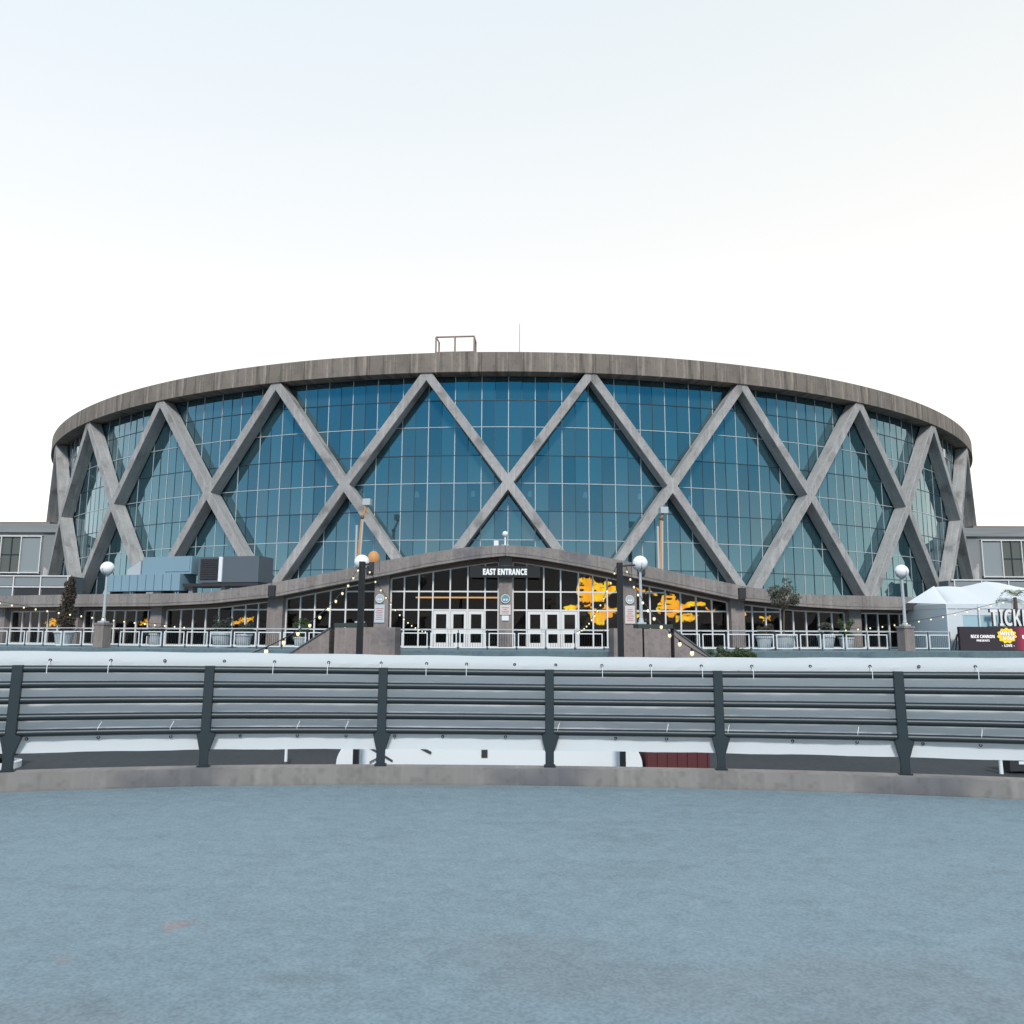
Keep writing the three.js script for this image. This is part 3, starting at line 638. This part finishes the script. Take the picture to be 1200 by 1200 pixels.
stringLights('warm bulb string from the black pole by the amber windows down towards the grey fence', [4.0, 4.0, -27.9], [2.6, 1.27, -9.25], 13, 0.55, 0.032);
stringLights('warm bulb string from the black pole by the orange tank to the door railing', [-5.1, 4.0, -28.1], [-4.25, 1.72, -40.7], 14, 0.5, 0.03);
stringLights('warm bulb string from the black pole by the amber windows to the door railing', [3.7, 4.0, -28.1], [3.3, 1.72, -40.7], 14, 0.5, 0.03);
stringLights('warm bulb string along the terrace by the cypress', [-24.5, 3.2, -36.2], [-16.9, 1.9, -42.3], 20, 0.15, 0.036);
stringLights('warm bulb string from the white tent to the terrace railing', [26.2, 3.5, -42.2], [17.2, 1.9, -42.2], 14, 0.25, 0.036);

// ---------------------------------------------------------------- plants
function leafCloud(clumps, n, size, seed, flat = 0.5) {
  const r = rng(seed), p = [], v = new THREE.Vector3(), q = new THREE.Quaternion(), e = new THREE.Euler();
  for (let i = 0; i < n; i++) {
    const c = clumps[Math.floor(r() * clumps.length)];
    let x, y, z; do { x = 2 * r() - 1; y = 2 * r() - 1; z = 2 * r() - 1; } while (x * x + y * y + z * z > 1);
    const k = Math.pow(Math.hypot(x, y, z), -0.35), o = [c[0] + x * k * c[3], c[1] + y * k * c[4], c[2] + z * k * c[3]];
    e.set((r() - 0.5) * 3 * flat + 0.3, r() * 6.3, (r() - 0.5) * 3 * flat); q.setFromEuler(e);
    const s = size * (0.6 + 0.8 * r()), pts = [[-s, 0, 0], [0, 0, 0.4 * s], [s, 0.15 * s, 0], [0, 0, -0.4 * s]].map((a) => { v.set(...a).applyQuaternion(q); return [v.x + o[0], v.y + o[1], v.z + o[2]]; });
    for (const t of [0, 1, 2, 0, 2, 3]) p.push(...pts[t]);
  }
  const g = new THREE.BufferGeometry();
  g.setAttribute('position', new THREE.Float32BufferAttribute(p, 3));
  g.setAttribute('uv', new THREE.Float32BufferAttribute(new Float32Array(p.length / 3 * 2), 2));
  g.computeVertexNormals();
  return g;
}
const leaf = (c) => new THREE.MeshPhysicalMaterial({ color: new THREE.Color().setRGB(...c), roughness: 0.95, transmission: 0.3, thickness: 0, side: THREE.DoubleSide });
M.leafDark = leaf([0.035, 0.045, 0.03]); M.leafOlive = leaf([0.10, 0.10, 0.07]); M.leafBrown = leaf([0.075, 0.055, 0.035]); M.leafGreen = leaf([0.06, 0.10, 0.03]); M.frond = leaf([0.20, 0.21, 0.07]);
M.bark = std([0.10, 0.075, 0.055], 0.95);
M.pot = concrete([0.52, 0.56, 0.58], { stain: 0.2, size: 2, seed: 12, w: 256 });
function pot(o, w, h) {
  const pts = [[0.01, 0], [w * 0.36, 0], [w * 0.48, h * 0.85], [w * 0.52, h * 0.86], [w * 0.52, h], [w * 0.45, h], [w * 0.43, h * 0.9], [0.01, h * 0.9]].map((p) => new THREE.Vector2(...p));
  part('pot', toCreasedNormals(new THREE.LatheGeometry(pts, 28), 0.6), M.pot, o);
}
{
  // the cypress by the left wing
  const c = thing('cypress_tree', 'tall dark brown green cypress standing in a pale pot at the left wing', 'tree', P(-19.05, 79.6, 0.78));
  pot(c, 1.1, 0.85);
  part('trunk', bar([0, 0.7, 0], [0.05, 3.2, 0], 0.08, 8, 0.03), M.bark, c);
  const cl = []; const r = rng(3); for (let i = 0; i < 46; i++) { const t = i / 45; cl.push([(r() - 0.5) * mix(0.95, 0.25, t) + 0.12 * t, mix(0.95, 3.75, t), (r() - 0.5) * mix(0.9, 0.2, t), mix(0.34, 0.18, t), 0.3]); }
  part('crown', leafCloud(cl, 5200, 0.07, 9, 1), M.leafBrown, c);
  // the small round headed tree on the right
  const t = thing('potted_tree', 'small round headed tree in a wide pale pot against the right wing', 'tree', P(10.55, 80.1, 0.78));
  pot(t, 1.2, 0.86);
  part('trunk', [bar([0, 0.7, 0], [0.08, 2.15, 0], 0.06, 8, 0.045), bar([0.08, 2.15, 0], [-0.4, 2.9, 0.1], 0.04, 6, 0.02), bar([0.08, 2.15, 0], [0.5, 2.95, -0.1], 0.04, 6, 0.02), bar([0.08, 2.15, 0], [0.1, 3.2, 0.2], 0.04, 6, 0.02)], M.bark, t);
  const r2 = rng(8), cl2 = []; for (let i = 0; i < 30; i++) { const a = r2() * 6.28, q = 0.85 * Math.sqrt(r2()); cl2.push([0.05 + q * Math.cos(a), 2.5 + 1.35 * r2() * (1 - 0.4 * q), q * Math.sin(a), 0.27, 0.2]); }
  for (let i = 0; i < 14; i++) { const c = cl2[i * 2]; part('branch', bar([0.08, 2.1, 0], [c[0], c[1], c[2]], 0.022, 5, 0.008), M.bark, t); }
  part('crown', leafCloud(cl2, 1500, 0.075, 21, 0.9), M.leafOlive, t);
}
const shrubs = [[9.7, 0.85, 0.75, 0.35, 'leafBrown', 'pale pot with a thin brown stemmed plant beside the round headed tree'], [12.3, 0.95, 0.8, 0.4, 'leafOlive', 'pale pot with a loose low plant beyond the round headed tree'], [13.2, 0.8, 0.7, 0.55, 'leafGreen', 'square set pale pot with a dense green shrub near the lamp pedestal by the tent'],
  [-14.1, 0.8, 0.75, 0.12, 'leafDark', 'pale pot without much growth below the blue roof units'], [-11.2, 1.1, 0.8, 0.55, 'leafDark', 'wide pale pot with a dark shrub below the grey fan unit'], [-10.3, 0.9, 0.75, 0.3, 'leafDark', 'pale pot with a short dark shrub at the foot of a pavilion column'], [-8.0, 0.7, 0.6, 0.55, 'leafGreen', 'small pale pot with a spiky green plant by the sloping stair wall']];
shrubs.forEach(([t, w, h, s, m, label], i) => {
  const o = thing('potted_shrub', label, 'potted plant', P(t, 80.2, 0.78), 0, 'potted plants behind the railing');
  pot(o, w, h);
  const r = rng(60 + i), cl = []; for (let k = 0; k < 14; k++) cl.push([(r() - 0.5) * w * 0.9, h + s * r() * 1.5, (r() - 0.5) * w * 0.9, 0.16, 0.18]);
  part('foliage', leafCloud(cl, 900, 0.07, 90 + i, 1), M[m], o);
  part('stem', bar([0, h * 0.8, 0], [0.03, h + s * 0.8, 0], 0.025, 6), M.bark, o);
});
{
  const o = thing('ivy_bush', 'low sprawling green bush at the foot of the sloping stair wall by the amber windows', 'bush', P(7.0, 84.4, 0.0));
  const r = rng(31), cl = []; for (let k = 0; k < 30; k++) { const u = (r() - 0.5) * 2; cl.push([u * 1.25, 0.35 + 0.75 * r() * (1 - Math.abs(u) * 0.6), (r() - 0.5) * 0.6, 0.2, 0.16]); }
  part('foliage', leafCloud(cl, 3000, 0.07, 33, 1), M.leafGreen, o);
  part('stem', [0, 1, 2, 3, 4].map((k) => bar([k * 0.15 - 0.3, -3.3, -0.2], [(k - 2) * 0.45, 0.7, 0], 0.03, 5)), M.bark, o);
}

// ---------------------------------------------------------------- white tent, ticket letters, screen and palm at the right
{
  const vinyl = new THREE.MeshPhysicalMaterial({ color: new THREE.Color().setRGB(0.84, 0.87, 0.89), roughness: 0.9, transmission: 0.4, thickness: 0, side: THREE.DoubleSide });
  const o = thing('party_tent', 'white two peaked event tent at the end of the right wing', 'tent', [27.5, 0.78, -47]);
  const zF = -45.2, zB = -50.5, X0 = 24.5, X1 = 31.5, EV = 3.36, n = 56, m = 14;
  const ridge = lerpTable([[24.5, 3.9], [25.35, 4.46], [26.1, 4.5], [26.9, 4.46], [27.6, 4.6], [28.4, 4.8], [29.2, 4.72], [30.2, 4.5], [31.5, 4.3]]);
  const roofY = (x, v) => EV + (ridge(x) - EV) * Math.pow(1 - Math.abs(v * 2 - 1), 0.9);
  const f = [], q = (i, j) => { const x = mix(X0 - 1.6 * (1 - Math.abs(2 * j / m - 1)) * 0, X1, i / n), v = j / m, ends = sstep(0, 0.10, i / n) ; return [x, mix(EV, roofY(x, v), ends), mix(zF, zB, v), x, v]; };
  for (let i = 0; i < n; i++) for (let j = 0; j < m; j++) f.push([q(i, j), q(i + 1, j), q(i + 1, j + 1), q(i, j + 1)]);
  f.push([[22.9, 3.45, -46.4], [24.55, EV, zF], [25.3, 4.52, (zF + zB) / 2]], [[22.9, 3.45, -46.4], [25.3, 4.52, (zF + zB) / 2], [24.55, EV, zB]]);
  wpart('canopy', toCreasedNormals(fromFaces(f), 0.5), vinyl, o);
  wpart('valance', [box(X0, X1, 3.1, EV, zF - 0.01, zF + 0.01), box(X0 - 0.01, X0 + 0.01, 3.1, EV, zB, zF - 0.02)], vinyl, o);
  wpart('side_wall', [box(X0 + 0.02, X0 + 0.9, 0.8, 3.09, zF - 0.06, zF - 0.04), box(X0 + 0.9, X1, 0.8, 1.9, zF - 0.06, zF - 0.04), box(X0 + 0.9, X1, 2.72, 3.09, zF - 0.06, zF - 0.04), box(X0 + 0.02, X0 + 0.04, 0.8, 3.09, zB, zF - 0.07), box(X0, X1, 0.8, 3.09, zB, zB + 0.02)], vinyl, o);
  wpart('window_film', box(X0 + 0.9, X1, 1.9, 2.72, zF - 0.075, zF - 0.065), std([0.36, 0.52, 0.58], 0.25), o);
  for (const x of [X0, 26.3, 28.2, 30, X1]) wpart('leg', bar([x, 0.78, zF + 0.04], [x, EV, zF + 0.04], 0.04), M.whitePaint, o);
}
{
  const o = thing('ticket_sign', 'standing white block letters spelling TICKETS above the screen by the tent', 'sign', [28.9, 2.0, -44.75]);
  const face = std([0.80, 0.79, 0.77], 0.5), side = std([0.10, 0.08, 0.075], 0.6), x0 = 26.62;
  const chars = 'TICKETS'.split(''), adv = [0.5, 0.28, 0.5, 0.5, 0.5, 0.5, 0.5]; let x = x0;
  chars.forEach((c, i) => {
    const g = new TextGeometry(c, { font, size: 1.0, depth: 0.16, curveSegments: 5, bevelEnabled: true, bevelSize: 0.012, bevelThickness: 0.012, bevelSegments: 1 });
    g.computeBoundingBox(); const b = g.boundingBox, w = adv[i] - 0.06;
    g.translate(-b.min.x, -b.min.y, 0).scale(w / (b.max.x - b.min.x), 0.94 / (b.max.y - b.min.y), 1).translate(x, 2.12, -44.83);
    wpart('letter', g, [face, side], o); x += adv[i];
  });
  wpart('beam', box(x0 - 0.1, x + 0.05, 2.03, 2.11, -44.85, -44.65), M.dark, o);
  for (const px of [x0, (x0 + x) / 2, x]) wpart('leg', box(px - 0.04, px + 0.04, 0.78, 2.03, -44.8, -44.7), M.dark, o);
}
{
  const c = document.createElement('canvas'); c.width = 1024; c.height = 224; const k = c.getContext('2d');
  k.fillStyle = '#1b0f18'; k.fillRect(0, 0, 1024, 224);
  const gr = k.createLinearGradient(430, 0, 1024, 0); gr.addColorStop(0, 'rgba(60,14,30,0)'); gr.addColorStop(0.22, '#8a1438'); gr.addColorStop(0.6, '#a5165e'); gr.addColorStop(1, '#6a1a8c'); k.fillStyle = gr; k.fillRect(430, 0, 594, 224);
  k.fillStyle = '#fff'; k.textAlign = 'center'; k.textBaseline = 'middle';
  k.font = 'bold 42px sans-serif'; k.fillText('NICK CANNON', 205, 92, 220); k.font = 'bold 26px sans-serif'; k.fillText('PRESENTS', 205, 132, 120);
  k.fillStyle = '#e8c21a'; k.beginPath(); for (let i = 0; i <= 60; i++) { const a = i / 60 * 6.2832, q = 1 + 0.09 * Math.sin(a * 11); k.lineTo(425 + 84 * q * Math.cos(a), 82 + 72 * q * Math.sin(a)); } k.fill();
  k.fillStyle = '#fff'; k.strokeStyle = '#3a2a05'; k.lineWidth = 6; k.font = 'bold 56px sans-serif'; k.strokeText('WILD', 428, 60, 130); k.fillText('WILD', 428, 60, 130); k.font = 'bold 50px sans-serif'; k.strokeText("'N OUT", 436, 108, 120); k.fillText("'N OUT", 436, 108, 120);
  k.font = 'bold 36px sans-serif'; k.fillText('- LIVE -', 430, 180, 130);
  k.font = 'bold 58px sans-serif'; k.textAlign = 'left'; k.fillText('touchdown', 560, 92, 380);
  const t = new THREE.CanvasTexture(c); t.colorSpace = THREE.SRGBColorSpace;
  const o = thing('led_screen', 'low dark video screen with white show lettering and yellow emblem before the tent', 'screen', [27.6, 0.78, -44.3]);
  const x0 = -3.02, x1 = 3.2;
  part('cabinet', rbox(x0, x1, 0, 1.3, -0.12, 0.1, 0.01), M.dark, o);
  const g = new THREE.PlaneGeometry(x1 - x0 - 0.04, 1.24).translate((x0 + x1) / 2, 0.66, 0.105);
  part('screen', g, std([0.02, 0.02, 0.02], 0.5, 0, { emissive: new THREE.Color(1, 1, 1), emissiveMap: t, emissiveIntensity: 0.9 }), o);
  part('prop', [bar([x0 - 0.02, 0.9, -0.1], [x0 - 0.35, 0, -0.2], 0.03), bar([x0 - 0.02, 0.9, -0.1], [x0 + 0.1, 0, -0.6], 0.03)], M.dark, o);
}
{
  const o = thing('palm_tree', 'small palm with arching fronds behind the ticket letters', 'palm', [28.3, 0.78, -45.0]);
  part('trunk', bar([0, 0, 0], [0, 2.95, 0], 0.12, 10, 0.09), M.bark, o);
  const r = rng(71);
  for (let i = 0; i < 16; i++) {
    const a = i / 16 * 6.283 + r() * 0.3, f = [], L = 0.85 + 0.3 * r(), N = 14;
    const up = 1.0 + 0.9 * r(), cp = (t) => [Math.cos(a) * L * t, 2.95 + up * t - (up + 0.35) * t * t, Math.sin(a) * L * 0.6 * t];
    for (let k = 1; k < N; k++) for (const s of [-1, 1]) {
      const b = cp(k / N), w = 0.035, l = 0.34 * (1 - 0.6 * k / N), dx = -Math.sin(a) * s, dz = Math.cos(a) * s;
      f.push([[b[0] - w, b[1], b[2]], [b[0] + w, b[1], b[2]], [b[0] + dx * l + 0.06, b[1] + 0.1 - 0.12 * r(), b[2] + dz * l]]);
    }
    part('frond', fromFaces(f), M.frond, o);
  }
}

// ---------------------------------------------------------------- the foreground fence with its tied white sheet
const fence = thing('deck_fence', 'dark steel fence with five round rails along the deck kerb', 'fence', F(0, 17, 0.2));
{
  const lean = (y) => 17 + (y - 0.2) * 0.05, ry = [1.235, 1.072, 0.909, 0.738, 0.577];
  for (const y of ry) {
    const pts = []; for (let t = -48; t <= 48; t += 2) pts.push(V(F(t, lean(y), y + rise(t))));
    wpart('rail', new THREE.TubeGeometry(new THREE.CatmullRomCurve3(pts), 96, 0.038, 12), M.railSteel, fence);
  }
  for (let k = -6; k <= 6; k++) {
    const t = -1.72 + 6.42 * (k + 0.5), up = rise(t), base = 0.2 + up;
    const g = [];
    const sh = new THREE.Shape([[-0.045, 1.272], [0.045, 1.272], [0.045, 0.56], [0.10, 0.54], [0.042, 0.36], [0.042, 0.2], [-0.042, 0.2], [-0.042, 0.36], [-0.085, 0.54], [-0.045, 0.56]].map((p) => new THREE.Vector2(...p)));
    const e = new THREE.ExtrudeGeometry(sh, { depth: 0.05, bevelEnabled: true, bevelSize: 0.006, bevelThickness: 0.006, bevelSegments: 1 }).translate(0, -0.16, -0.015);
    e.rotateX(-0.05).translate(0, 0.16 + up, 0);
    e.rotateY(-t * RAD).translate(...F(t, 16.985, 0));
    g.push(e);
    wpart('post', g, M.railSteel, fence);
    wpart('foot_plate', new THREE.BoxGeometry(0.13, 0.02, 0.11).rotateY(-t * RAD).translate(...F(t, 16.985, base + 0.01)), M.railSteel, fence);
  }
}
{
  const sheet = new THREE.MeshPhysicalMaterial({ color: new THREE.Color().setRGB(0.80, 0.84, 0.86), roughness: 0.95, transmission: 0.5, thickness: 0, side: THREE.DoubleSide });
  const o = thing('vinyl_sheet', 'long white vinyl sheet tied behind the rails of the dark fence', 'sheet', F(0, 17.12, 0.4));
  const r = rng(15), prof = [[1.418, 0.13], [1.36, 0.095], [1.31, 0.07], [1.22, 0.10], [0.9, 0.13], [0.62, 0.10], [0.53, 0.065], [0.45, 0.04], [0.372, 0.02]];
  const wob = Array.from({ length: 260 }, () => r());
  const ripple = (t, y, k) => 0.008 * Math.sin(t * 1.1 + y * 3) + 0.005 * (wob[(Math.floor(t * 2 + 120) + k * 17) % 260] - 0.5) + 0.006 * Math.sin(t * 5.3 + k);
  const f = [], q = (t, k) => { const [y, d] = prof[k], base = 17 + (y - 0.2) * 0.05 + d + ripple(t, y, k); const yy = y + rise(t) + (k === 0 || k === prof.length - 1 ? 0.003 * Math.sin(t * 1.7 + k) : 0); return [...F(t, base, yy), t * 0.3, y]; };
  for (let t = -47; t < 47; t += 0.5) for (let k = 0; k + 1 < prof.length; k++) f.push([q(t, k + 1), q(t + 0.5, k + 1), q(t + 0.5, k), q(t, k)]);
  wpart('fabric', toCreasedNormals(fromFaces(f), 0.9), sheet, o);
  const rt = rng(4);
  for (let t = -30; t < 30; t += 1.55 + rt() * 0.6) {
    const up = rise(t), g0 = F(t, 17.075 + 0.05, 1.325 + up);
    wpart('grommet', new THREE.TorusGeometry(0.012, 0.006, 5, 10).rotateY(-t * RAD).translate(...g0), M.dark, o);
    if (rt() < 0.55) wpart('cable_tie', [bar(g0, F(t, 17.02, 1.27 + up), 0.004, 5), bar(F(t, 17.015, 1.275 + up), F(t, 17.01, 1.19 + up), 0.0045, 5)], M.whitePaint, o);
  }
  for (let t = -30; t < 30; t += 1.75 + rt() * 0.7) {
    const up = rise(t), g0 = F(t, 17.04, 0.515 + up);
    wpart('grommet', new THREE.TorusGeometry(0.012, 0.006, 5, 10).rotateY(-t * RAD).translate(...g0), M.dark, o);
    if (rt() < 0.65) wpart('cable_tie', [bar(g0, F(t, 16.97, 0.62 + up), 0.0045, 5), bar(F(t, 16.97, 0.615 + up), F(t + 0.08, 17.03, 0.68 + up), 0.004, 5)], M.whitePaint, o);
  }
}

// ---------------------------------------------------------------- things on the lower ground behind the fence
{
  const o = thing('white_trailer', 'long white trailer with rounded ends parked on the road below the fence', 'trailer', [-0.75, -3.3, -30.2]);
  const s = new THREE.Shape(), L = 5.35, h0 = 0.14, h1 = 2.3, r = 0.5;
  s.moveTo(-L, h0 + 0.1); s.lineTo(-L, h0 + 0.25); s.quadraticCurveTo(-L + 0.04, h0 + 0.95, -L + 1.1, h0 + 1.25); s.lineTo(-L + 1.8, h1); s.lineTo(L - 1.8, h1); s.lineTo(L - 1.1, h0 + 1.25); s.quadraticCurveTo(L - 0.04, h0 + 0.95, L, h0 + 0.25); s.lineTo(L, h0 + 0.1); s.lineTo(L - 0.1, h0); s.lineTo(-L + 0.1, h0); void r;
  part('body', new THREE.ExtrudeGeometry(s, { depth: 2.2, bevelEnabled: true, bevelSize: 0.05, bevelThickness: 0.05, bevelSegments: 2 }).translate(0, 0, -1.1), M.whitePaint, o);
  for (const x of [-1.2, 0, 3.9]) part('wheel', new THREE.CylinderGeometry(0.26, 0.26, 0.22, 20).rotateX(Math.PI / 2).translate(x, 0.26, 0.85), M.dark, o);
  part('vent', box(-0.28, -0.06, 0.62, 0.95, 1.152, 1.18), M.dark, o);
  for (const [p, q, w] of [[[-4.2, 0.95, 1.19], [-3.4, 0.5, 1.19], 0.03], [[-4.2, 0.45, 1.22], [-3.7, 0.72, 1.22], 0.02], [[-2.4, 0.95, 1.19], [-2.05, 0.78, 1.19], 0.04]]) part('strut', bar(p, q, w), M.dark, o);
  const d = thing('waste_skip', 'dark red ribbed steel skip beside the white trailer', 'skip', [6.0, -3.3, -30.4]);
  const red = std([0.10, 0.025, 0.028], 0.6, 0.1);
  part('body', rbox(-1.15, 1.15, 0.1, 1.6, -0.8, 0.8, 0.03), red, d);
  for (let i = 0; i < 7; i++) part('rib', rbox(-1.1 + i * 0.36, -1.02 + i * 0.36, 0.15, 1.55, 0.79, 0.87, 0.01), red, d);
  part('lid', rbox(-1.2, 1.2, 1.6, 1.7, -0.85, 0.85, 0.02), M.dark, d);
  for (const x of [-0.95, 0.95]) part('wheel', new THREE.CylinderGeometry(0.09, 0.09, 0.08, 12).rotateX(Math.PI / 2).translate(x, 0.09, 0.6), M.dark, d);
  const b = thing('marker_post', 'slim white marker post on the road to one side of the trailer', 'post', [-8.6, -3.3, -31.6]);
  part('shaft', new THREE.CylinderGeometry(0.05, 0.06, 1.1, 10).translate(0, 0.55, 0), M.whitePaint, b);
  part('foot', new THREE.CylinderGeometry(0.16, 0.18, 0.06, 12).translate(0, 0.03, 0), M.dark, b);
}
{
  const o = thing('round_planter', 'low white round planter ring with a dark shrub on the road below the fence', 'planter', [-18.9, -3.3, -30.3]);
  part('ring', toCreasedNormals(new THREE.LatheGeometry([[0.62, 0], [0.85, 0], [0.85, 0.22], [0.62, 0.22], [0.62, 0]].map((p) => new THREE.Vector2(...p)), 32), 0.6), M.whitePaint, o);
  const r = rng(81), cl = []; for (let k = 0; k < 22; k++) cl.push([(r() - 0.5) * 0.9, 0.25 + 0.75 * r(), (r() - 0.5) * 0.9, 0.22, 0.2]);
  part('foliage', leafCloud(cl, 2200, 0.08, 82, 1), M.leafDark, o);
  part('stem', bar([0, 0, 0], [0.02, 0.8, 0], 0.04, 6), M.bark, o);
  const b = thing('bollard_light', 'short white bollard with a rounded head beside dark equipment cases', 'bollard', [17.75, -3.3, -29.9]);
  part('shaft', new THREE.CylinderGeometry(0.06, 0.07, 0.62, 12).translate(0, 0.31, 0), M.whitePaint, b);
  part('head', rbox(-0.13, 0.13, 0.5, 0.72, -0.13, 0.13, 0.08, 4), M.whitePaint, b);
  for (const [x, w, h, lab] of [[18.5, 0.9, 0.62, 'low dark equipment case with pale labels next to the white bollard'], [19.5, 0.85, 0.8, 'taller dark equipment case with pale labels behind the low one']]) {
    const c = thing('equipment_case', lab, 'case', [x, -3.3, -30.2]);
    part('body', rbox(-w / 2, w / 2, 0.08, h, -0.35, 0.35, 0.03), M.dark, c);
    part('lid', rbox(-w / 2 - 0.01, w / 2 + 0.01, h + 0.002, h + 0.12, -0.36, 0.36, 0.03), std([0.06, 0.05, 0.06], 0.6), c);
    part('tag', box(-0.12, 0.16, h * 0.55, h * 0.72, 0.351, 0.358), M.whitePaint, c);
    for (const q of [-1, 1]) part('castor', new THREE.CylinderGeometry(0.05, 0.05, 0.05, 10).rotateX(Math.PI / 2).translate(q * w * 0.38, 0.05, 0.25), M.blackSteel, c);
  }
}
renderer.render(scene, camera);
